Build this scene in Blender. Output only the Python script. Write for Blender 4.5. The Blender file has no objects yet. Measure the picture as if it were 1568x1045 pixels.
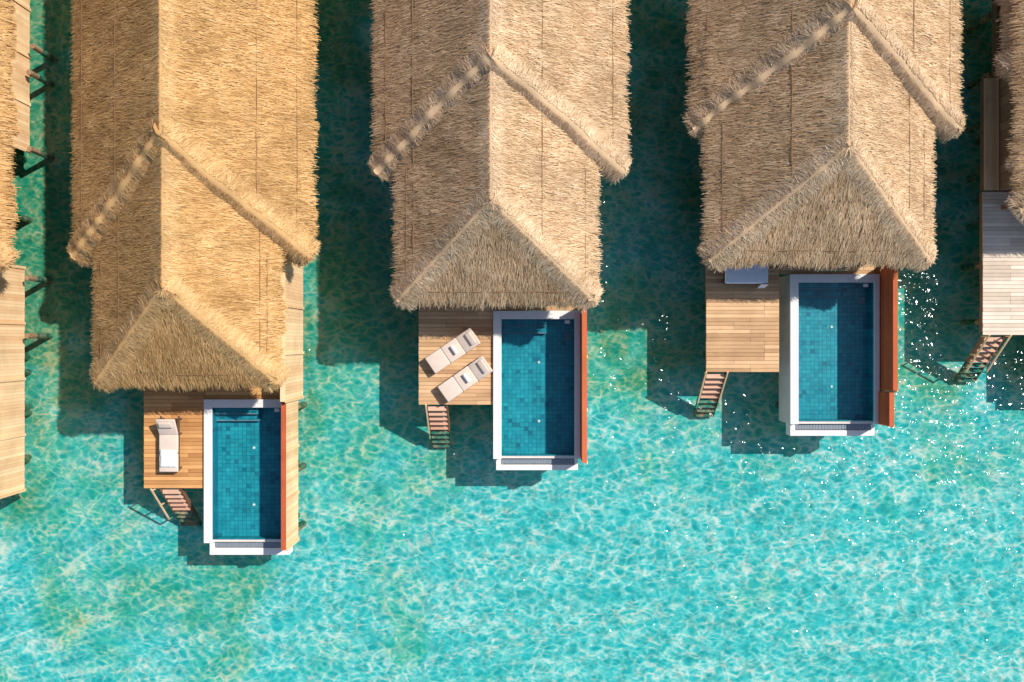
import bpy, math, random
import numpy as np
from mathutils import Vector, Matrix
random.seed(4); rng=np.random.default_rng(7)
H=30.0; F=1220.0
def PX(px,z): return (px-784.0)*(H-z)/F
def PY(py,z): return -(py-522.5)*(H-z)/F
scene=bpy.context.scene
col=scene.collection
BEDZ=-.95

# ------------------------------------------------------------ node helpers
def newmat(name):
    m=bpy.data.materials.new(name); m.use_nodes=True
    nt=m.node_tree; nt.nodes.clear()
    out=nt.nodes.new('ShaderNodeOutputMaterial')
    return m,nt,out
def N(nt,t,**kw):
    n=nt.nodes.new(t)
    for k,v in kw.items(): setattr(n,k,v)
    return n
def noise(nt,vec,scale,detail=3,rough=.5,dist=0):
    n=N(nt,'ShaderNodeTexNoise'); n.inputs['Scale'].default_value=scale
    n.inputs['Detail'].default_value=detail; n.inputs['Roughness'].default_value=rough
    n.inputs['Distortion'].default_value=dist
    if vec is not None: nt.links.new(vec,n.inputs['Vector'])
    return n
def ramp(nt,fac,stops):
    r=N(nt,'ShaderNodeValToRGB'); e=r.color_ramp.elements
    while len(e)<len(stops): e.new(0.5)
    for el,(p,c) in zip(e,stops):
        el.position=p; el.color=(c[0],c[1],c[2],1)
    nt.links.new(fac,r.inputs['Fac']); return r.outputs['Color']
def math_(nt,op,a,b=None,c=None):
    n=N(nt,'ShaderNodeMath',operation=op)
    for i,v in enumerate((a,b,c)):
        if v is None: continue
        if isinstance(v,(int,float)): n.inputs[i].default_value=v
        else: nt.links.new(v,n.inputs[i])
    return n.outputs[0]
def mix(nt,fac,a,b,mode='MIX'):
    n=N(nt,'ShaderNodeMix',data_type='RGBA',blend_type=mode)
    for i,v in ((0,fac),(6,a),(7,b)):
        if isinstance(v,(int,float)): n.inputs[i].default_value=v
        elif isinstance(v,tuple): n.inputs[i].default_value=(v[0],v[1],v[2],1)
        else: nt.links.new(v,n.inputs[i])
    return n.outputs[2]
def pos(nt): return N(nt,'ShaderNodeNewGeometry').outputs['Position']
def mapping(nt,vec,scale=(1,1,1),rot=(0,0,0)):
    m=N(nt,'ShaderNodeMapping'); m.inputs['Scale'].default_value=scale; m.inputs['Rotation'].default_value=rot
    nt.links.new(vec,m.inputs['Vector']); return m.outputs[0]
def principled(nt,out,colr,rough=.8,spec=.3):
    p=N(nt,'ShaderNodeBsdfPrincipled')
    if isinstance(colr,tuple): p.inputs['Base Color'].default_value=(*colr,1)
    else: nt.links.new(colr,p.inputs['Base Color'])
    p.inputs['Roughness'].default_value=rough
    p.inputs['Specular IOR Level'].default_value=spec
    nt.links.new(p.outputs[0],out.inputs['Surface']); return p
def attr(nt,name='rnd'):
    return N(nt,'ShaderNodeAttribute',attribute_name=name).outputs['Fac']

def N_rgbval(nt,v):
    n=N(nt,'ShaderNodeCombineColor')
    for i in range(3): nt.links.new(v,n.inputs[i])
    return n.outputs[0]
def thatch_mat(name,dark,mid,light):
    m,nt,out=newmat(name); P=pos(nt)
    a=attr(nt)
    c=ramp(nt,a,[(0,dark),(.45,mid),(1,light)])
    big=noise(nt,P,.7,3,.65).outputs['Fac']
    f=math_(nt,'MULTIPLY_ADD',big,.95,.56)
    c=mix(nt,1.0,c,N_rgbval(nt,f),'MULTIPLY')
    d=N(nt,'ShaderNodeBsdfDiffuse'); nt.links.new(c,d.inputs['Color']); nt.links.new(d.outputs[0],out.inputs['Surface']); return m
TH_GOLD=thatch_mat('thatch_golden',(.31,.16,.06),(.59,.34,.13),(.80,.52,.25))
TH_PALE=thatch_mat('thatch_weathered',(.31,.185,.095),(.60,.395,.22),(.84,.63,.41))
TH_CAP=thatch_mat('thatch_cap',(.35,.22,.12),(.65,.455,.275),(.86,.67,.47))
TH_CAPG=thatch_mat('thatch_cap_golden',(.36,.20,.08),(.63,.39,.17),(.82,.56,.29))

def wood_mat(name,dark,light,rough=.7,axis=0):
    m,nt,out=newmat(name); P=pos(nt)
    sc=(1.2,14,14) if axis==0 else ((14,1.2,14) if axis==1 else (14,14,1.2))
    g=noise(nt,mapping(nt,P,sc),1.6,4,.65,.6).outputs['Fac']
    a=attr(nt)
    f=math_(nt,'ADD',math_(nt,'MULTIPLY',a,.65),math_(nt,'MULTIPLY',g,.5))
    c=ramp(nt,f,[(.1,dark),(.9,light)])
    st=noise(nt,P,1.1,4,.6).outputs['Fac']
    c=mix(nt,1.0,c,N_rgbval(nt,math_(nt,'MULTIPLY_ADD',st,.6,.7)),'MULTIPLY')
    principled(nt,out,c,rough,.25); return m
DECKO=wood_mat('deck_planks_orange',(.42,.18,.06),(.80,.42,.16),axis=0)
DECK=wood_mat('deck_planks',(.40,.22,.105),(.80,.50,.27),axis=0)
DECKP=wood_mat('deck_planks_bleached',(.58,.45,.33),(.88,.74,.60),axis=0)
CLAD=wood_mat('cladding_pale_wood',(.74,.43,.21),(.94,.67,.39),axis=1)
REDW=wood_mat('red_stained_wood',(.38,.07,.025),(.64,.15,.05),axis=1)
STEP=wood_mat('stair_tread_wood',(.42,.12,.06),(.76,.48,.33),axis=0)
DARKW=wood_mat('dark_beam_wood',(.14,.065,.035),(.30,.16,.09),axis=1)
WALLW=wood_mat('villa_wall_wood',(.25,.15,.08),(.45,.29,.16),axis=2)
def simple(name,c,rough=.6,var=.25,scale=3,spec=.3):
    m,nt,out=newmat(name); P=pos(nt)
    n=noise(nt,P,scale,4,.6).outputs['Fac']
    cc=mix(nt,1.0,c,N_rgbval(nt,math_(nt,'MULTIPLY_ADD',n,var*2,1-var)),'MULTIPLY')
    principled(nt,out,cc,rough,spec); return m
WHITE=simple('white_render',(.84,.80,.76),.7,.12,4)
GREY=simple('pool_outer_wall',(.78,.69,.62),.8,.2,3)
ROPE=simple('roof_rope',(.28,.155,.075),.9,.2,8)
CUSH=simple('cushion_beige',(.74,.60,.50),.95,.10,6,.05)
TOWEL=simple('white_towel',(.85,.83,.81),.95,.05,12,.05)
DARKM=simple('dark_frame',(.10,.07,.055),.5,.2,5)
BLUEC=simple('blue_cushion',(.76,.82,.92),.9,.1,5,.05)
GRATE=simple('overflow_grate',(.24,.28,.32),.6,.3,9)
def pile():
    m,nt,out=newmat('pile_timber_growth'); P=pos(nt)
    n=noise(nt,P,7,4,.7).outputs['Fac']
    c=ramp(nt,n,[(.3,(.12,.095,.045)),(.5,(.30,.19,.11)),(.7,(.40,.30,.19))])
    principled(nt,out,c,.9,.2); return m
PILE=pile()
def glass():
    m,nt,out=newmat('door_glass')
    principled(nt,out,(.03,.06,.07),.08,.6); return m
GLASS=glass()

def tile():
    m,nt,out=newmat('pool_mosaic_tile'); P=pos(nt)
    v=N(nt,'ShaderNodeTexBrick'); v.offset=0; v.squash=1
    nt.links.new(P,v.inputs['Vector']); v.inputs['Scale'].default_value=1
    v.inputs['Brick Width'].default_value=.15; v.inputs['Row Height'].default_value=.15
    v.inputs['Mortar Size'].default_value=.010; v.inputs['Bias'].default_value=0
    v.inputs['Color1'].default_value=(.028,.41,.46,1); v.inputs['Color2'].default_value=(.018,.30,.38,1)
    v.inputs['Mortar'].default_value=(.013,.22,.31,1)
    n=noise(nt,P,1.4,4,.6).outputs['Fac']
    c=mix(nt,1.0,v.outputs['Color'],N_rgbval(nt,math_(nt,'MULTIPLY_ADD',n,.8,.50)),'MULTIPLY')
    sn=N(nt,'ShaderNodeVectorMath',operation='SNAP'); nt.links.new(P,sn.inputs[0]); sn.inputs[1].default_value=(.15,.15,50)
    wn=N(nt,'ShaderNodeTexWhiteNoise'); nt.links.new(sn.outputs[0],wn.inputs['Vector'])
    k=math_(nt,'GREATER_THAN',wn.outputs['Value'],.955)
    c=mix(nt,math_(nt,'MULTIPLY',k,.6),c,(.012,.11,.17))
    principled(nt,out,c,.4,.3); return m
TILE=tile()

def water_mat(name,tint_lo,tint_mid,tint_hi,wscale,bumpd,rough):
    m,nt,out=newmat(name); P=pos(nt)
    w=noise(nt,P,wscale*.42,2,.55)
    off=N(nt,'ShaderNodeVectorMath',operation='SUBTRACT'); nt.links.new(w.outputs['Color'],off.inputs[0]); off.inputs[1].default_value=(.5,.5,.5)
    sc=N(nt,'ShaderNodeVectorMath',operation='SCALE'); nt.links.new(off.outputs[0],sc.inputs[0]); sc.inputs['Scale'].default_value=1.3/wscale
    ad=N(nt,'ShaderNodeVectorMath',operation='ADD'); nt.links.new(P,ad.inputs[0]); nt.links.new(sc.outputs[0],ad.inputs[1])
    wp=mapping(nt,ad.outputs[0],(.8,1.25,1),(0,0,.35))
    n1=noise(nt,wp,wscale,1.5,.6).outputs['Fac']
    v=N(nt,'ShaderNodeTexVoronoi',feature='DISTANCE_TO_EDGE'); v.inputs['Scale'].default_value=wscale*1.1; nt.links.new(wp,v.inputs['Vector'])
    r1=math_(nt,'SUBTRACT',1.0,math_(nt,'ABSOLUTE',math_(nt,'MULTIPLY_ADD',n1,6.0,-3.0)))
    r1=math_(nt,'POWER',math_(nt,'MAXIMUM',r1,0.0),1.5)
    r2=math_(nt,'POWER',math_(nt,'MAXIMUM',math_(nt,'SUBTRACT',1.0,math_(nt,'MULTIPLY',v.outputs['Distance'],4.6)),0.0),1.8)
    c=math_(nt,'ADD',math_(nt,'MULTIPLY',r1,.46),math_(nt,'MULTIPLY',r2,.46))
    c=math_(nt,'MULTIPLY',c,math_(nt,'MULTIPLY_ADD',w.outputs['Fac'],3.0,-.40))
    colr=ramp(nt,c,[(0,tint_lo),(.30,tint_mid),(.82,tint_hi)])  # bright caustic web of sunlight painted into the transparent tint
    tr=N(nt,'ShaderNodeBsdfTransparent'); nt.links.new(colr,tr.inputs['Color'])
    gl=N(nt,'ShaderNodeBsdfGlossy'); gl.inputs['Roughness'].default_value=rough
    b=N(nt,'ShaderNodeBump'); b.inputs['Strength'].default_value=1; b.inputs['Distance'].default_value=bumpd
    hn=noise(nt,P,wscale*1.1,2,.5,.0).outputs['Fac']
    nt.links.new(hn,b.inputs['Height']); nt.links.new(b.outputs[0],gl.inputs['Normal'])
    fr=N(nt,'ShaderNodeFresnel'); fr.inputs['IOR'].default_value=1.33
    mx=N(nt,'ShaderNodeMixShader'); nt.links.new(fr.outputs[0],mx.inputs[0]); nt.links.new(tr.outputs[0],mx.inputs[1]); nt.links.new(gl.outputs[0],mx.inputs[2])
    nt.links.new(mx.outputs[0],out.inputs['Surface']); return m
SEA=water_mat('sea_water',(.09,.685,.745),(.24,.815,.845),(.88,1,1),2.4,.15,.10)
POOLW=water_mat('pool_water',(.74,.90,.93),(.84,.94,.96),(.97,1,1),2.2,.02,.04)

def seabed_mat():
    m,nt,out=newmat('seabed_sand'); P=pos(nt)
    n=noise(nt,P,.25,4,.62,.4).outputs['Fac']
    sx=N(nt,'ShaderNodeSeparateXYZ'); nt.links.new(P,sx.inputs[0])
    mr=N(nt,'ShaderNodeMapRange'); nt.links.new(sx.outputs['Y'],mr.inputs[0])
    mr.inputs[1].default_value=-8.5; mr.inputs[2].default_value=-1; mr.inputs[3].default_value=-.13; mr.inputs[4].default_value=.13
    mx=N(nt,'ShaderNodeMapRange'); nt.links.new(sx.outputs['X'],mx.inputs[0])
    mx.inputs[1].default_value=-16; mx.inputs[2].default_value=12; mx.inputs[3].default_value=.07; mx.inputs[4].default_value=-.08
    s=math_(nt,'ADD',n,math_(nt,'ADD',mr.outputs[0],mx.outputs[0]))
    f=noise(nt,P,2.4,4,.72).outputs['Fac']
    s2=math_(nt,'ADD',s,math_(nt,'MULTIPLY_ADD',f,.36,-.18))
    c=ramp(nt,s2,[(.42,(.74,.715,.675)),(.56,(.69,.625,.46)),(.70,(.49,.41,.22))])
    k=ramp(nt,f,[(.35,(.66,.71,.70)),(.56,(1,1,1))])
    c=mix(nt,1.0,c,k,'MULTIPLY')
    d=N(nt,'ShaderNodeBsdfDiffuse'); nt.links.new(c,d.inputs['Color']); nt.links.new(d.outputs[0],out.inputs['Surface']); return m
BED=seabed_mat()

# ------------------------------------------------------------ mesh builder
class MB:
    def __init__(s): s.v=[];s.f=[];s.r=[]
    def box(s,x0,x1,y0,y1,z0,z1,M=None,r=None):
        if x0>x1:x0,x1=x1,x0
        if y0>y1:y0,y1=y1,y0
        b=len(s.v); r=random.random() if r is None else r
        for z in (z0,z1):
            for (x,y) in ((x0,y0),(x1,y0),(x1,y1),(x0,y1)):
                p=Vector((x,y,z)); 
                if M: p=M@p
                s.v.append(tuple(p)); s.r.append(r)
        for q in ((0,3,2,1),(4,5,6,7),(0,1,5,4),(1,2,6,5),(2,3,7,6),(3,0,4,7)):
            s.f.append(tuple(b+i for i in q))
    def poly(s,pts,r=None):
        b=len(s.v); r=random.random() if r is None else r
        for p in pts: s.v.append(tuple(p)); s.r.append(r)
        s.f.append(tuple(range(b,b+len(pts))))
    def bar(s,a,b,w,h=None,r=None):
        a=Vector(a);b=Vector(b);h=h or w
        d=b-a; L=d.length
        M=Matrix.Translation((a+b)/2)@d.to_track_quat('Z','Y').to_matrix().to_4x4()
        s.box(-w/2,w/2,-h/2,h/2,-L/2,L/2,M,r)
    def cyl(s,x,y,z0,z1,rad,seg=12,r=None,jit=.0):
        b=len(s.v); r=random.random() if r is None else r
        rings=5
        for k in range(rings):
            z=z0+(z1-z0)*k/(rings-1)
            for i in range(seg):
                a=2*math.pi*i/seg; rr=rad*(1+random.uniform(-jit,jit))*(1.25-.25*k/(rings-1))
                s.v.append((x+rr*math.cos(a),y+rr*math.sin(a),z)); s.r.append(r)
        for k in range(rings-1):
            for i in range(seg):
                j=(i+1)%seg
                s.f.append((b+k*seg+i,b+k*seg+j,b+(k+1)*seg+j,b+(k+1)*seg+i))
        s.f.append(tuple(b+(rings-1)*seg+i for i in range(seg)))
    def obj(s,name,mat,parent=None,bevel=0,local=False,smooth=False):
        me=bpy.data.meshes.new(name); me.from_pydata(s.v,[],s.f)
        a=me.attributes.new('rnd','FLOAT','POINT'); a.data.foreach_set('value',s.r)
        me.materials.append(mat); me.update()
        o=bpy.data.objects.new(name,me); col.objects.link(o)
        if smooth:
            for p in me.polygons: p.use_smooth=True
        if bevel:
            m=o.modifiers.new('b','BEVEL'); m.width=bevel; m.segments=2; m.limit_method='ANGLE'
        if parent: setpar(o,parent,local)
        return o
def setpar(o,p,local=False):
    o.parent=p
    if not local: o.matrix_parent_inverse=Matrix.LocRotScale(p.location,p.rotation_euler,None).inverted()
def empty(name,loc,rotz=0):
    e=bpy.data.objects.new(name,None); e.empty_display_size=.3; e.location=loc; e.rotation_euler=(0,0,rotz); col.objects.link(e); return e
def quick(name,mat,parent,boxes,bevel=0,local=False):
    m=MB()
    for b in boxes: m.box(*b)
    return m.obj(name,mat,parent,bevel,local)

# ------------------------------------------------------------ straws
clumpT=rng.normal(0,1,(64,64,64))
def clump(p,s):
    q=p/s; i=np.floor(q).astype(int); f=q-i; f=f*f*(3-2*f); out=0
    for dx in (0,1):
        for dy in (0,1):
            wgt=(f[:,0] if dx else 1-f[:,0])*(f[:,1] if dy else 1-f[:,1])
            out=out+wgt*clumpT[(i[:,0]+dx)%64,(i[:,1]+dy)%64,3]
    return out
class Straws:
    def __init__(s): s.q=[];s.r=[]
    def add(s,base,d,side,n,L,w,lift,rnd):
        tip=base+d*L[:,None]+n*lift[:,None]
        sw=side*w[:,None]*.5
        q=np.stack([base-sw,base+sw,tip+sw*.55,tip-sw*.55],1)
        s.q.append(q); s.r.append(np.repeat(rnd,4))
    def face(s,pts,down,dens,L=(.14,.38),w=(.010,.026),jit=.17,off=.012,bright=0.0):
        pts=[np.array(p,float) for p in pts]; n=None
        down=np.array(down,float); down/=np.linalg.norm(down)
        for i in range(1,len(pts)-1):
            a,b,c=pts[0],pts[i],pts[i+1]
            cr=np.cross(b-a,c-a); A=np.linalg.norm(cr)/2
            nn=cr/(2*A); 
            if nn[2]<0: nn=-nn
            k=int(A*dens)
            if k<1: continue
            u=rng.random(k);v=rng.random(k);fl=u+v>1;u[fl]=1-u[fl];v[fl]=1-v[fl]
            p=a+u[:,None]*(b-a)+v[:,None]*(c-a)
            cl=clump(p,.28)*.07+clump(p+31.7,.75)*.055
            p=p+nn*(off+rng.random(k)*.022+np.clip(cl,-.06,.12)*.12)[:,None]
            s.scatter(p,np.tile(down,(k,1)),np.tile(nn,(k,1)),L,w,jit,bright+cl)
    def scatter(s,p,down,nn,L,w,jit,bright=0,lift=(.0,.014)):
        k=len(p)
        side=np.cross(nn,down); side/=np.linalg.norm(side,axis=1)[:,None]
        ang=rng.normal(0,jit,k)
        d=down*np.cos(ang)[:,None]+side*np.sin(ang)[:,None]
        sd=np.cross(nn,d)
        tw=rng.normal(0,.14,k)
        sd=sd*np.cos(tw)[:,None]+nn*np.sin(tw)[:,None]
        r=np.clip(rng.beta(2.4,2.3,k)+bright,0,1)
        s.add(p,d,sd,nn,rng.uniform(*L,k),rng.uniform(*w,k),rng.uniform(*lift,k),r)
    def eave(s,p0,p1,out,slope_down,per=460):
        p0=np.array(p0,float);p1=np.array(p1,float);L=np.linalg.norm(p1-p0); k=int(L*per)
        t=rng.random(k); along=(p1-p0)/L; arc=t*L
        ph=rng.random(6)*6
        scal=(np.abs(np.sin(arc*math.pi/.46+1.1*np.sin(arc*1.3+ph[0])+ph[1])))**.6
        scal=scal*(.7+.3*np.sin(arc*2.1+ph[3]))+.12*np.sin(arc*9+ph[2])
        out=np.array(out,float); sd=np.array(slope_down,float)
        depth=rng.random(k)
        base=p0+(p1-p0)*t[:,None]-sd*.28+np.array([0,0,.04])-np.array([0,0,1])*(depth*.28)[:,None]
        droop=rng.uniform(.15,1.1,k)
        d=sd[None,:]*1.0+np.array([0,0,-1])*droop[:,None]*.40+along*rng.normal(0,.18,k)[:,None]
        d/=np.linalg.norm(d,axis=1)[:,None]
        side=np.cross(d,np.array([0,0,1.])+0*d); side/=np.linalg.norm(side,axis=1)[:,None]
        nn=np.cross(side,d)
        le=(.20+.46*np.clip(scal,0,1.1)+rng.exponential(.03,k))*(1-.25*depth)
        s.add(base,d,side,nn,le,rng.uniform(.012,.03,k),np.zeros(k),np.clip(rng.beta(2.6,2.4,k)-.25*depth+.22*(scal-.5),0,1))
    def obj(s,name,mat,parent):
        q=np.concatenate(s.q).reshape(-1,3); r=np.concatenate(s.r); nf=len(q)//4
        me=bpy.data.meshes.new(name)
        me.vertices.add(len(q)); me.vertices.foreach_set('co',q.ravel())
        me.loops.add(nf*4); me.loops.foreach_set('vertex_index',np.arange(nf*4))
        me.polygons.add(nf); me.polygons.foreach_set('loop_start',np.arange(nf)*4)
        me.update(calc_edges=True)
        a=me.attributes.new('rnd','FLOAT','POINT'); a.data.foreach_set('value',r)
        me.materials.append(mat)
        o=bpy.data.objects.new(name,me); col.objects.link(o); setpar(o,parent); return o

def nrm(v): v=np.array(v,float); return v/np.linalg.norm(v)
def upn(a,b,c):
    n=np.cross(np.array(b)-np.array(a),np.array(c)-np.array(a)); n=n/np.linalg.norm(n)
    return n if n[2]>0 else -n

def cap(mb,st,p0,p1,nL,nR,w,h,dens,lump=0.0,tuft=True,skew=.22):
    p0=np.array(p0,float);p1=np.array(p1,float); ax=nrm(p1-p0)
    L=np.linalg.norm(p1-p0)
    sides=[]
    for n_,sg in ((nL,1),(nR,-1)):
        sv=np.cross(ax,n_)
        sv=nrm(sv); 
        if sv[2]>0: sv=-sv
        sides.append((sv,n_))
    nmid=nrm(nL+nR)
    K=max(4,int(L/.12)); rows=[]
    ph=random.random()*6
    def hh(t): return h*(1+lump*np.sin(t*L*2*math.pi/.8+ph+1.6*np.sin(t*L*1.3)))
    def wob(t): return .04*np.sin(t*L*1.1+ph)+.015*np.sin(t*L*3.3+ph*2)
    for i in range(K+1):
        t=i/K; c=p0+(p1-p0)*t+sides[0][0]*wob(t)*(h>.08)
        hl=hh(t)*(1+random.uniform(-.05,.05))
        ww=w*(1+random.uniform(-.08,.08))
        row=[c+sides[0][0]*ww-sides[0][1]*.06, c+sides[0][0]*ww*.8+sides[0][1]*hl*.45, c+sides[0][0]*ww*.4+sides[0][1]*hl*.95,
             c+nmid*hl*1.05,
             c+sides[1][0]*ww*.4+sides[1][1]*hl*.95, c+sides[1][0]*ww*.8+sides[1][1]*hl*.45, c+sides[1][0]*ww-sides[1][1]*.06]
        rows.append(row)
    b=len(mb.v)
    for row in rows:
        for p in row: mb.v.append(tuple(p)); mb.r.append(.45)
    for i in range(K):
        for j in range(6):
            a=b+i*7+j; mb.f.append((a,a+1,a+8,a+7))
    mb.f.append(tuple(b+i for i in range(7))); mb.f.append(tuple(b+K*7+6-i for i in range(7)))
    for sv,n_ in sides:
        k=int(L*w*dens*1.25)
        t=rng.random(k); u=rng.random(k)*.98
        hl=hh(t)*(1-np.clip((u-.4)/.58,0,1)**1.0)
        p=p0+(p1-p0)*t[:,None]+sv*(u*w)[:,None]+n_*(hl*1.02+.012+rng.random(k)*.018)[:,None]
        if h>.08: p=p+sides[0][0]*wob(t)[:,None]
        cl=clump(p,.25)*.08
        st.scatter(p,np.tile(nrm(sv+skew*ax),(k,1)),np.tile(n_,(k,1)),(.10,.28),(.010,.026),.30,0.02+cl,(-.05,.005))
        k=int(L*60); t=rng.random(k)
        p=p0+(p1-p0)*t[:,None]+sv*(w*.8)+n_*(h*.45*rng.random(k))[:,None]
        st.scatter(p,np.tile(nrm(sv+.3*ax),(k,1)),np.tile(n_,(k,1)),(.12,.34),(.012,.026),.45,0,(-.05,.0))
    if tuft:
        k=300
        p=np.tile(p1,(k,1))+sides[0][0]*(rng.uniform(0,w,k))[:,None]*(rng.random(k)<.5)[:,None]+sides[1][0]*(rng.uniform(0,w*.8,k))[:,None]*(rng.random(k)<.5)[:,None]+nmid*(rng.uniform(-.12,h,k))[:,None]-ax*.12
        st.scatter(p,np.tile(ax,(k,1)),np.tile(nmid,(k,1)),(.15,.34),(.014,.03),.4,0,(-.12,.02))

BACK=17.0
def hiproof(mb,st,xl,xr,rx,ya,yc,zr,ze,yb,dens,bright=0):
    A=(rx,ya,zr);B=(rx,yb,zr);l0=(xl,yc,ze);l1=(xl,yb,ze);r0=(xr,yc,ze);r1=(xr,yb,ze)
    T=.24
    def dn(p): return (p[0],p[1],p[2]-T)
    for pl in ([A,B,l1,l0],[B,A,r0,r1],[A,l0,r0]):
        mb.poly(pl,.3); mb.poly([dn(p) for p in pl][::-1],.1)
    for e in ((l1,l0),(l0,r0),(r0,r1)):
        mb.poly([e[0],e[1],dn(e[1]),dn(e[0])],.2)
    mb.poly([l1,B,r1,dn(r1),dn(B),dn(l1)][::-1],.2)
    dl=nrm((xl-rx,0,ze-zr)); dr=nrm((xr-rx,0,ze-zr)); df=nrm((0,yc-ya,ze-zr))
    st.face([A,B,l1,l0],dl,dens,bright=-.08); st.face([B,A,r0,r1],dr,dens,bright=.03); st.face([A,l0,r0],df,dens)  # slope shading put into straw tone: shaded left darker, sunlit right lighter
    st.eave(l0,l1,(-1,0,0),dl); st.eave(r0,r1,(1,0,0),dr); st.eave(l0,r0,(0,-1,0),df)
    nl=upn(A,B,l0); nr=upn(A,B,r0); nf=upn(A,l0,r0)
    return A,B,l0,l1,r0,r1,nl,nr,nf

def villa(bxl,bxr,rx,bya,byc,sxl,sxr,sya,syc,gold,piles=True,ropes=((1,.6),(-1,.75)),bzr=6.05,bze=3.15,szr=5.90,sze=3.5,dens=400):
    E=empty('overwater_villa',(rx,(syc+BACK)/2,1.2))
    mb=MB();st=Straws();cm=MB();cs=Straws()
    A,B,l0,l1,r0,r1,nl,nr,nf=hiproof(mb,st,bxl,bxr,rx,bya,byc,bzr,bze,BACK,dens)
    cap(cm,cs,A,l0,nl,nf,.46,.145,800,.24); cap(cm,cs,A,r0,nr,nf,.46,.13,800,.12)
    cap(cm,cs,(rx,BACK,bzr),(rx,bya-.1,bzr),nl,nr,.42,.02,600,0,False)
    a,b,sl0,sl1,sr0,sr1,nl2,nr2,nf2=hiproof(mb,st,sxl,sxr,rx,sya,syc,szr,sze,bya+.3,dens)
    cap(cm,cs,a,sl0,nl2,nf2,.44,.05,800,.15); cap(cm,cs,a,sr0,nr2,nf2,.44,.05,800,.15)
    cap(cm,cs,(rx,bya,szr),(rx,sya-.12,szr),nl2,nr2,.42,.02,600,0,True)
    mb.obj('roof_shell',TH_GOLD if gold else TH_PALE,E)
    st.obj('roof_thatch',TH_GOLD if gold else TH_PALE,E)
    cm.obj('roof_cap_shell',TH_CAPG if gold else TH_CAP,E,smooth=True)
    cs.obj('roof_cap_thatch',TH_CAPG if gold else TH_CAP,E)
    rp=MB()
    def rope(p0,p1,w=.018,seg=14):
        p0=Vector(p0);p1=Vector(p1); prev=p0
        for i in range(1,seg+1):
            q=p0.lerp(p1,i/seg)+Vector((random.uniform(-.015,.015),random.uniform(-.015,.015),random.uniform(-.012,.008)))
            rp.bar(prev,q,w,w); prev=q
    hz=.045
    for sd,fr in ropes:
        ex=bxr if sd>0 else bxl
        x=rx+(ex-rx)*fr; z=bzr+(bze-bzr)*fr+hz
        yh=bya+(byc-bya)*fr
        rope((x,yh+.4,z),(x,BACK,z),seg=30)
        ex2=sxr if sd>0 else sxl
        f2=(x-rx)/(ex2-rx)
        if f2<.95:
            z2=szr+(sze-szr)*f2+hz
            rope((x,sya+(syc-sya)*f2+.2,z2),(x,yh-.35,z2))
    for ex in (sxl,sxr):
        f=.9; x=rx+(ex-rx)*f; z=szr+(sze-szr)*f+hz
        rope((x,sya+(syc-sya)*f,z),(x,byc,z),.016,20)
    f=.9
    y=sya+(syc-sya)*f; z=szr+(sze-szr)*f+hz
    rope((rx+(sxl-rx)*f,y,z),(rx+(sxr-rx)*f,y,z),.016,20)
    for ex in (bxl,bxr):
        f=.91; x=rx+(ex-rx)*f; z=bzr+(bze-bzr)*f+hz
        rope((x,byc+.5,z),(x,BACK,z),.016,30)
    rp.obj('roof_ropes',ROPE,E)
    # body
    x0,x1=sxl+.75,sxr-.55; y0=syc+1.15; y1=BACK-.6
    quick('floor_slab',DARKW,E,[(x0-.1,x1+.1,y0-.05,y1,.85,1.19)])
    w=MB(); n=int((y1-y0)/.3); wt=3.55
    for i in range(n):
        ya=y0+i*(y1-y0)/n; yb=y0+(i+1)*(y1-y0)/n-.012
        w.box(x0,x0+.1,ya,yb,1.2,wt); w.box(x1-.1,x1,ya,yb,1.2,wt)
    w.box(x0+.1,x1-.1,y1-.15,y1-.05,1.2,wt)
    w.box(x0+.1,x0+1.0,y0,y0+.1,1.2,wt); w.box(x1-.8,x1-.1,y0,y0+.1,1.2,wt); w.box(x0+1.0,x1-.8,y0,y0+.1,3.35,wt)
    w.obj('walls',WALLW,E)
    quick('door_glass',GLASS,E,[(x0+1.0,x1-.8,y0+.04,y0+.06,1.2,3.35)])
    fr=MB(); k=4
    for i in range(k+1):
        xx=x0+1.0+(x1-.8-x0-1.0)*i/k; fr.box(xx-.035,xx+.035,y0-.01,y0+.035,1.2,3.35)
    fr.obj('door_frames',DARKM,E)
    bm=MB()
    for xx in (x0+.1,x1-.1): bm.box(xx-.07,xx+.07,syc+.35,y0-.002,3.1,3.28); bm.box(xx-.07,xx+.07,syc+.45,syc+.6,1.2,3.1)
    bm.box(x0,x1,syc+.36,syc+.48,3.282,3.4); bm.obj('porch_beams',DARKW,E)
    if piles:
        p=MB(); y=y0
        while y<y1:
            for xx in (x0+.5,(x0+x1)/2,x1-.5): p.cyl(xx,y,-1.2,.86,.11,jit=.06)
            y+=2.3
        p.obj('stilts',PILE,E)
    return E

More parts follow.
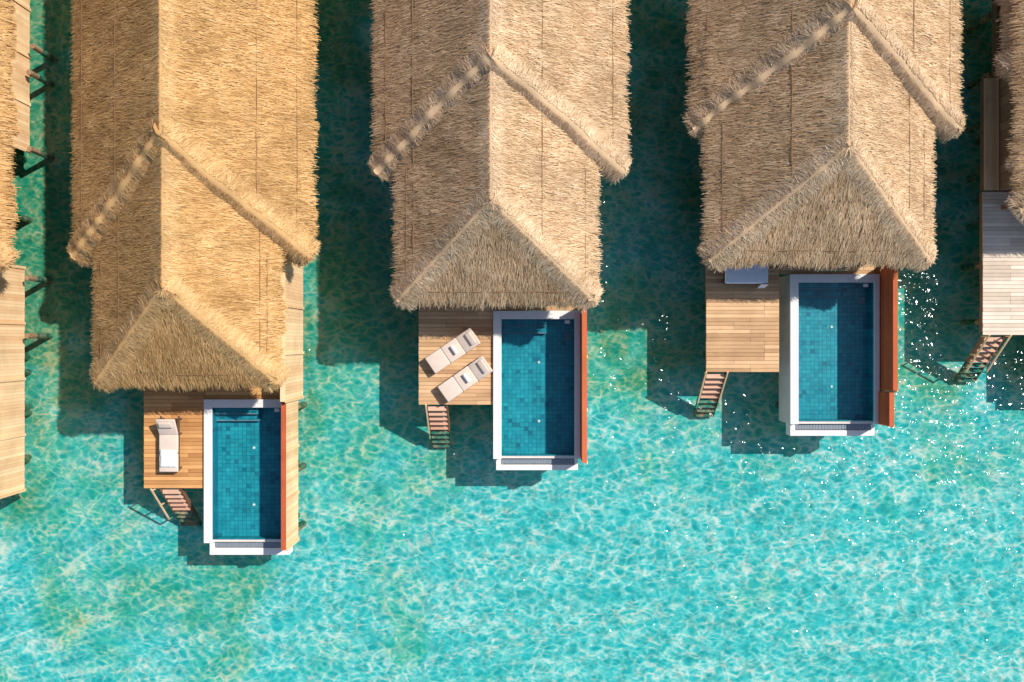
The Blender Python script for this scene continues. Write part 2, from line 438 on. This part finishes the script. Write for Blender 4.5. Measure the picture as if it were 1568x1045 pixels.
def pool(x0,x1,y1,y0,yl,steps_left=True):
    E=empty('swimming_pool',((x0+x1)/2,(y0+y1)/2,1.3))
    zt=1.32; zf=.74; zb=.02; cw=.30; cr=.20
    xi0=x0+cw; xi1=x1-cr; yi1=y1-.30; yi0=y0+.13
    quick('outer_walls',GREY,E,[(x0+.02,xi0-.04,y0,y1-.02,zb,zt-.06),(xi1+.04,x1-.02,y0,y1-.02,zb,zt-.06),(xi0-.04,xi1+.04,yi1+.04,y1-.02,zb,zt-.06),(xi0-.04,xi1+.04,y0,yi0-.03,zb,1.12)])
    quick('coping',WHITE,E,[(x0,xi0,y0-.0,y1,zt-.058,zt),(xi1,x1,y0,y1,zt-.058,zt),(xi0+.001,xi1-.001,yi1,y1,zt-.058,zt)],.012)
    t=MB()
    t.box(xi0-.04,xi1+.04,yi0-.03,yi1+.04,zf-.1,zf)
    t.box(xi0-.038,xi0+.0,yi0-.028,yi1+.038,zf+.001,zt-.06)
    t.box(xi1,xi1+.038,yi0-.028,yi1+.038,zf+.001,zt-.06)
    t.box(xi0+.001,xi1-.001,yi1,yi1+.038,zf+.001,zt-.06)
    t.box(xi0+.001,xi1-.001,yi0-.028,yi0,zf+.001,1.165)
    sx=xi0+(xi1-xi0)*.62
    t.box(xi0+.001,sx,yi1-.26,yi1-.001,zf+.001,1.08)
    t.box(xi0+.001,sx,yi1-.52,yi1-.261,zf+.001,.92)
    t.obj('tiled_basin',TILE,E)
    quick('step_edges',GRATE,E,[(xi0+.03,sx-.02,yi1-.258,yi1-.225,1.081,1.088),(xi0+.03,sx-.02,yi1-.518,yi1-.485,.921,.928)])
    m=MB(); m.poly([(xi0-.0,yi0-.02,1.175),(xi1,yi0-.02,1.175),(xi1,yi1,1.175),(xi0,yi1,1.175)]); m.obj('water_surface',POOLW,E)
    f=MB(); xm=(xi0+xi1)/2+.05
    for yy in (yi1-(yi1-yi0)*.32,yi1-(yi1-yi0)*.76): f.cyl(xm,yy,zf-.02,zf+.03,.045,14)
    f.box(xi1-.34,xi1-.16,yi1-.16,yi1-.04,1.19,1.2); 
    f.obj('floor_drains',WHITE,E)
    quick('skimmer_lid',GRATE,E,[(xi1-.30,xi1-.08,yi1-.75,yi1-.5,zf+.001,zf+.012)])
    g=MB(); nx=26
    for i in range(nx):
        xa=xi0+(xi1-xi0)*i/nx; g.box(xa+.006,xa+(xi1-xi0)/nx-.006,y0+.008-.22,y0-.01,.98,1.0)
    g.obj('overflow_grate',GRATE,E)
    quick('trough',WHITE,E,[(x0+.1,x1-.05,yl,y0-.25,.55,1.02),(x0+.1,x1-.05,y0-.249,y0-.002,.55,.9),(x0+.1,xi0-.02,y0-.249,y0-.003,.901,1.02),(xi1+.02,x1-.05,y0-.249,y0-.003,.901,1.02)],.01)
    p=MB()
    for xx in (x0+.35,x1-.35):
        for yy in (y0+.5,(y0+y1)/2,y1-.5): p.cyl(xx,yy,-1.2,.05,.13,jit=.06)
    p.obj('support_piles',PILE,E)
    return E

def deck(x0,x1,y0,y1,mat=DECK,ext=None,z=1.2,pw=.14):
    E=empty('wooden_deck',((x0+x1)/2,(y0+y1)/2,z))
    m=MB(); y=y0
    while y<y1-.02:
        yy=min(y+pw-.009,y1)
        xs=[x0+random.uniform(-.006,.006)]
        xj=x0+random.choice((1.0,1.6,2.1))
        if xj<x1-.4: xs.append(xj)
        xs.append(x1)
        for a,b in zip(xs,xs[1:]): m.box(a+.003,b-.003,y,yy,z-.035,z+random.uniform(-.002,.002))
        y+=pw
    if ext:
        ex0,ex1,ey0,ey1=ext; y=ey0
        while y<ey1-.02:
            m.box(ex0,ex1,y,min(y+pw-.009,ey1),z-.035,z+random.uniform(-.002,.002)); y+=pw
    m.obj('planks',mat,E,.004)
    j=MB(); j.box(x0+.02,x1-.02,y0+.03,y0+.1,z-.24,z-.04); j.box(x0+.02,x0+.09,y0+.101,y1,z-.24,z-.04); j.box(x1-.1,x1-.03,y0+.101,y1,z-.24,z-.04)
    yy=y0+.6
    while yy<y1: j.box(x0+.1,x1-.11,yy,yy+.07,z-.2,z-.04); yy+=.6
    j.obj('joists',DARKW,E)
    p=MB()
    for xx in (x0+.5,x1-.4):
        for yy in (y0+.5,(y0+y1)/2): p.cyl(xx,yy,-1.2,z-.24,.09,jit=.06)
    p.obj('deck_piles',PILE,E)
    return E

def stairs(xc,y0,w=.72,run=1.75,z0=1.15,z1=-.75,n=9,rails=(-1,),rh=.10,ro=.03):
    E=empty('wooden_stairs',(xc,y0,z0))
    s=MB()
    for sg in (-1,1): s.bar((xc+sg*w/2,y0,z0-.08),(xc+sg*w/2,y0-run,z1-.08),.05,.16)
    s.obj('stringers',DARKW,E)
    t=MB()
    for i in range(n):
        f=(i+.7)/n; yy=y0-run*f; zz=z0+(z1-z0)*f
        t.box(xc-w/2+.03,xc+w/2-.03,yy-.085,yy+.085,zz-.02,zz+.02,r=max(0,.95-.9*f)+random.uniform(0,.1))
    t.obj('treads',STEP,E,.006)
    r=MB()
    for sg in rails:
        x=xc+sg*(w/2+ro)
        r.bar((x,y0+.02,z0+rh),(x,y0-run*.8,z0+(z1-z0)*.8+rh),.05,.05)
        for f in (0.02,.4,.79): r.bar((x,y0-run*f,z0+(z1-z0)*f-.12),(x,y0-run*f,z0+(z1-z0)*f+rh-.02),.045,.045)
    if rails: r.obj('handrail',CLAD,E)
    return E

def pwall(x,y0,y1,zt,zb,seg=.98,th=.14,inner=REDW):
    E=empty('privacy_wall',(x,(y0+y1)/2,(zt+zb)/2))
    a=MB();b=MB();c=MB()
    y=y0
    while y<y1-.05:
        yy=min(y+.118,y1); a.box(x-.03,x,y+.002,yy-.001,zb+random.uniform(-.01,.01),zt-.03); y+=.12
    a.obj('outer_cladding',CLAD,E)
    zc=1.335
    while zc<zt-.05:
        b.box(x-th,x-.031,y0+.01,y1-.01,zc,min(zc+.135,zt-.03)); zc+=.145
    b.box(x-th+.02,x-.032,y0+.01,y1-.01,zb+.1,1.33)
    b.box(x-th-.015,x+.012,y0,y1,zt-.029,zt+.012)
    b.obj('inner_boards',inner,E)
    k=max(1,round((y1-y0)/1.9))
    for i in range(k+1):
        yy=y0+(y1-y0)*i/k; c.box(x+.001,x+.05,yy-.05,yy+.05,zb,zt-.035)
    c.obj('posts',CLAD,E)
    return E

def cushion(name,x0,x1,y0,y1,z0,z1,mat,E,rx=0,piv=None,bev=.04):
    m=MB()
    M=None
    if rx:
        M=Matrix.Translation(piv)@Matrix.Rotation(rx,4,'X')@Matrix.Translation(-Vector(piv))
    m.box(x0,x1,y0,y1,z0,z1,M)
    o=m.obj(name,mat,E,bev,local=True); o.modifiers['b'].segments=4; o.modifiers['b'].width=bev
    for p in o.data.polygons: p.use_smooth=True
    return o
def lounger(x,y,rot,z=1.205,towel='roll',recl=.35,cmat=None):
    E=empty('sun_lounger',(x,y,z),rot); cmat=cmat or CUSH
    f=MB()
    for sx in (-.32,.32):
        f.box(sx-.025,sx+.025,-.98,.98,.2,.27)
        for yy in (-.88,.35,.88): f.box(sx-.024,sx+.024,yy-.03,yy+.03,0,.199)
    for i in range(12): yy=-.95+i*.115; f.box(-.294,.294,yy,yy+.07,.24,.262)
    f.obj('frame',DARKM if towel=='flat' else WALLW,E,.005,local=True)
    cushion('seat_cushion',-.34,.34,-1.0,-.33,.275,.365,cmat,E)
    cushion('mid_cushion',-.34,.34,-.325,.33,.275,.365,cmat,E)
    cushion('backrest_cushion',-.34,.34,.34,1.0,.275,.365,cmat,E,recl,(0,.34,.3))
    c,s=math.cos(recl),math.sin(recl)
    cushion('head_pillow',-.24,.24,.70,.92,.37,.44,cmat,E,recl,(0,.34,.3))
    b=MB(); b.bar((-.3,.35+.6*c,.26+.6*s),(-.3,.8,.2),.03); b.bar((.3,.35+.6*c,.26+.6*s),(.3,.8,.2),.03); b.obj('back_struts',DARKM,E,local=True)
    if towel=='roll':
        m=MB(); seg=16
        for ring,(xx) in enumerate((-.17,.17)):
            for i in range(seg):
                a=2*math.pi*i/seg; m.v.append((xx,.05+.07*math.cos(a),.435+.07*math.sin(a))); m.r.append(.5)
        for i in range(seg): m.f.append((i,(i+1)%seg,seg+(i+1)%seg,seg+i))
        m.f.append(tuple(range(seg))[::-1]); m.f.append(tuple(range(seg,2*seg)))
        m.obj('rolled_towel',TOWEL,E,.01,local=True)
    else:
        m=MB(); nx,ny=8,10
        for j in range(ny+1):
            for i in range(nx+1):
                m.v.append((-.29+.58*i/nx+random.uniform(-.012,.012),-.82+.62*j/ny+random.uniform(-.012,.012),.385+random.uniform(-.006,.014))); m.r.append(.5)
        for j in range(ny):
            for i in range(nx): a=j*(nx+1)+i; m.f.append((a,a+1,a+nx+2,a+nx+1))
        o=m.obj('folded_towel',TOWEL,E,local=True,smooth=True); so=o.modifiers.new('s','SOLIDIFY'); so.thickness=.03
    return E

# ------------------------------------------------------------ villas
e_s,e_b=3.5,3.15
def vpx(bxl,bxr,rx,bya,byc,sxl,sxr,sya,syc,**k):
    return villa(PX(bxl,e_b)+.18,PX(bxr,e_b)-.18,PX(rx,6.0),PY(bya,6.05),PY(byc,e_b)+.18,PX(sxl,e_s)+.18,PX(sxr,e_s)-.18,PY(sya,5.9),PY(syc,e_s)+.18,**k)
vpx(107,482,247,205,402,138,434,440,596,gold=True,ropes=((1,.62),(-1,.5)))
vpx(569,963,752,85,270,601,919,306,470,gold=False,ropes=((1,.36),(-1,.66)))
vpx(1055,1475,1303,12,207,1078,1434,224,409,gold=False,ropes=((1,.55),(-1,.35)))
villa(16.7,25.4,21.0,12.1,9.1,16.9,24.3,7.4,4.3,gold=False)
villa(-25.2,-17.05,-21.0,6.0,2.6,-24.6,-17.9,1.6,-1.0,gold=True)

# pools, decks, walls
pool(-11.10,-8.05,-2.10,-7.28,-7.78)
pool(-.68,2.45,1.09,-4.25,-4.70)
pool(10.02,13.24,2.41,-3.0,-3.45)
pool(-21.6,-18.5,-.1,-5.1,-5.6)
pool(20.3,23.4,4.0,-1.3,-1.75)
deck(-13.31,-11.11,-5.32,-.32,mat=DECKO,ext=(-11.10,-8.1,-2.09,-.32))
deck(-3.375,-.69,-2.30,2.4,ext=(-.68,2.4,1.10,2.4))
deck(7.02,9.66,-1.12,3.7,ext=(9.67,13.1,2.42,3.7))
deck(17.02,20.25,.22,5.4,mat=DECKP)
deck(-23.8,-21.61,-3.2,0,ext=(-21.6,-18.5,-.09,.1))
pwall(-7.90,-7.30,-2.12,2.2,.55)
pwall(-7.86,-2.10,2.9,2.45,.02,inner=CLAD)
pwall(2.60,-4.25,1.3,2.2,.55)
pwall(13.40,-1.72,2.7,2.3,.55)
pwall(13.32,-2.98,-1.80,2.2,.55)
pwall(-18.34,-5.6,2.75,2.2,.02)
pwall(-18.15,7.1,16,2.2,.02,inner=CLAD)
E=empty('side_ledge',(-18.5,11,1)); 
quick('ledge_boards',CLAD,E,[(-18.9,-18.3,7.15,16,2.22,2.28)])
quick('white_panels',WHITE,E,[(-18.75,-18.55,7.4,9.3,2.281,2.4),(-18.75,-18.55,9.7,11.0,2.281,2.4)],.02)
m=MB()
Ew=empty('side_walkway',(17.35,7,1.2))
for i in range(4): m.box(17.08+i*.135,17.08+i*.135+.125,5.45,9.5,1.16,1.2)
m.obj('planks',CLAD,Ew); quick('bearers',DARKW,Ew,[(17.1,17.2,5.45,9.5,.9,1.155),(17.5,17.6,5.45,9.5,.9,1.155)])

stairs(-12.38,-5.34,rails=(-1,),rh=.25,ro=.22); stairs(-2.72,-2.32,rails=(-1,)); stairs(7.40,-1.14,rails=(-1,1)); stairs(17.5,.2,rails=(-1,1),rh=.3)
lounger(PX(694,1.5),PY(537,1.5),-math.radians(90-34),recl=.28)
lounger(PX(713,1.5),PY(580,1.5),-math.radians(90-35),recl=.28)
lounger(PX(259,1.5),PY(680,1.5),0,towel='flat',recl=.5)

E=empty('daybed',(8.3,2.6,1.2))
m=MB(); 
for xx in (7.6,9.05):
    for yy in (2.15,3.0): m.box(xx-.04,xx+.04,yy-.04,yy+.04,1.2,1.55)
m.box(7.55,9.1,2.02,3.1,1.55,1.62); m.obj('frame',DARKM,E)
o=quick('mattress',BLUEC,E,[(7.57,9.08,2.04,3.07,1.625,1.8)],.05)
m=MB()
for j in range(7):
    t=j/6
    for i in range(6):
        m.v.append((8.80+.28*i/5+.02*math.sin(j*2+i), 2.02-.10*math.sin(t*1.6)-.03*random.random(), 1.83-.55*t if j else 1.825)); m.r.append(.5)
for j in range(6):
    for i in range(5): a=j*6+i; m.f.append((a,a+1,a+7,a+6))
m.obj('draped_towel',BLUEC,E,smooth=True)

def free_piles(lst,x=None,zt=.5,r=.10):
    for (px,py) in lst:
        X,Y=PX(px,BEDZ),PY(py,BEDZ)
        m=MB(); m.cyl(0,0,-1.2,zt,r,jit=.08); o=m.obj('support_pile',PILE); o.location=(X,Y,0)
free_piles([(84,92),(79,130),(80,242),(46,337),(76,430),(76,515),(44,570),(44,633),(44,700)])
free_piles([(466,620),(465,713),(465,802)],zt=.5)
free_piles([(1482,48),(1484,132),(1484,200),(1484,275),(1484,348)])

def plane(name,z,mat,S=600):
    me=bpy.data.meshes.new(name); me.from_pydata([(-S,-S,z),(S,-S,z),(S,S,z),(-S,S,z)],[],[(0,1,2,3)]); me.materials.append(mat)
    o=bpy.data.objects.new(name,me); col.objects.link(o); return o
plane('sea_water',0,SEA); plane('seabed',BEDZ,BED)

# ------------------------------------------------------------ light
sd=Vector((.83,.48,1.0)).normalized()
L=bpy.data.lights.new('sun','SUN'); L.energy=4.8; L.angle=math.radians(.6); L.color=(1,.95,.875)
o=bpy.data.objects.new('sun',L); o.rotation_euler=(-sd).to_track_quat('-Z','Y').to_euler(); o.location=(20,10,40); col.objects.link(o)
w=bpy.data.worlds.new('World'); scene.world=w; w.use_nodes=True; nt=w.node_tree; nt.nodes.clear()
sky=nt.nodes.new('ShaderNodeTexSky'); sky.sky_type='NISHITA'; sky.sun_disc=False
sky.sun_elevation=math.asin(sd.z); sky.sun_rotation=math.atan2(sd.x,sd.y)
bg=nt.nodes.new('ShaderNodeBackground'); bg.inputs[1].default_value=.115
ow=nt.nodes.new('ShaderNodeOutputWorld'); nt.links.new(sky.outputs[0],bg.inputs[0]); nt.links.new(bg.outputs[0],ow.inputs[0])
c=bpy.data.cameras.new('camera'); c.sensor_width=36; c.lens=36*F/1568; c.clip_end=2000; c.clip_start=.1
co=bpy.data.objects.new('camera',c); co.location=(0,0,H); col.objects.link(co); scene.camera=co
scene.view_settings.view_transform='Standard'; scene.view_settings.look='None'; scene.view_settings.exposure=0
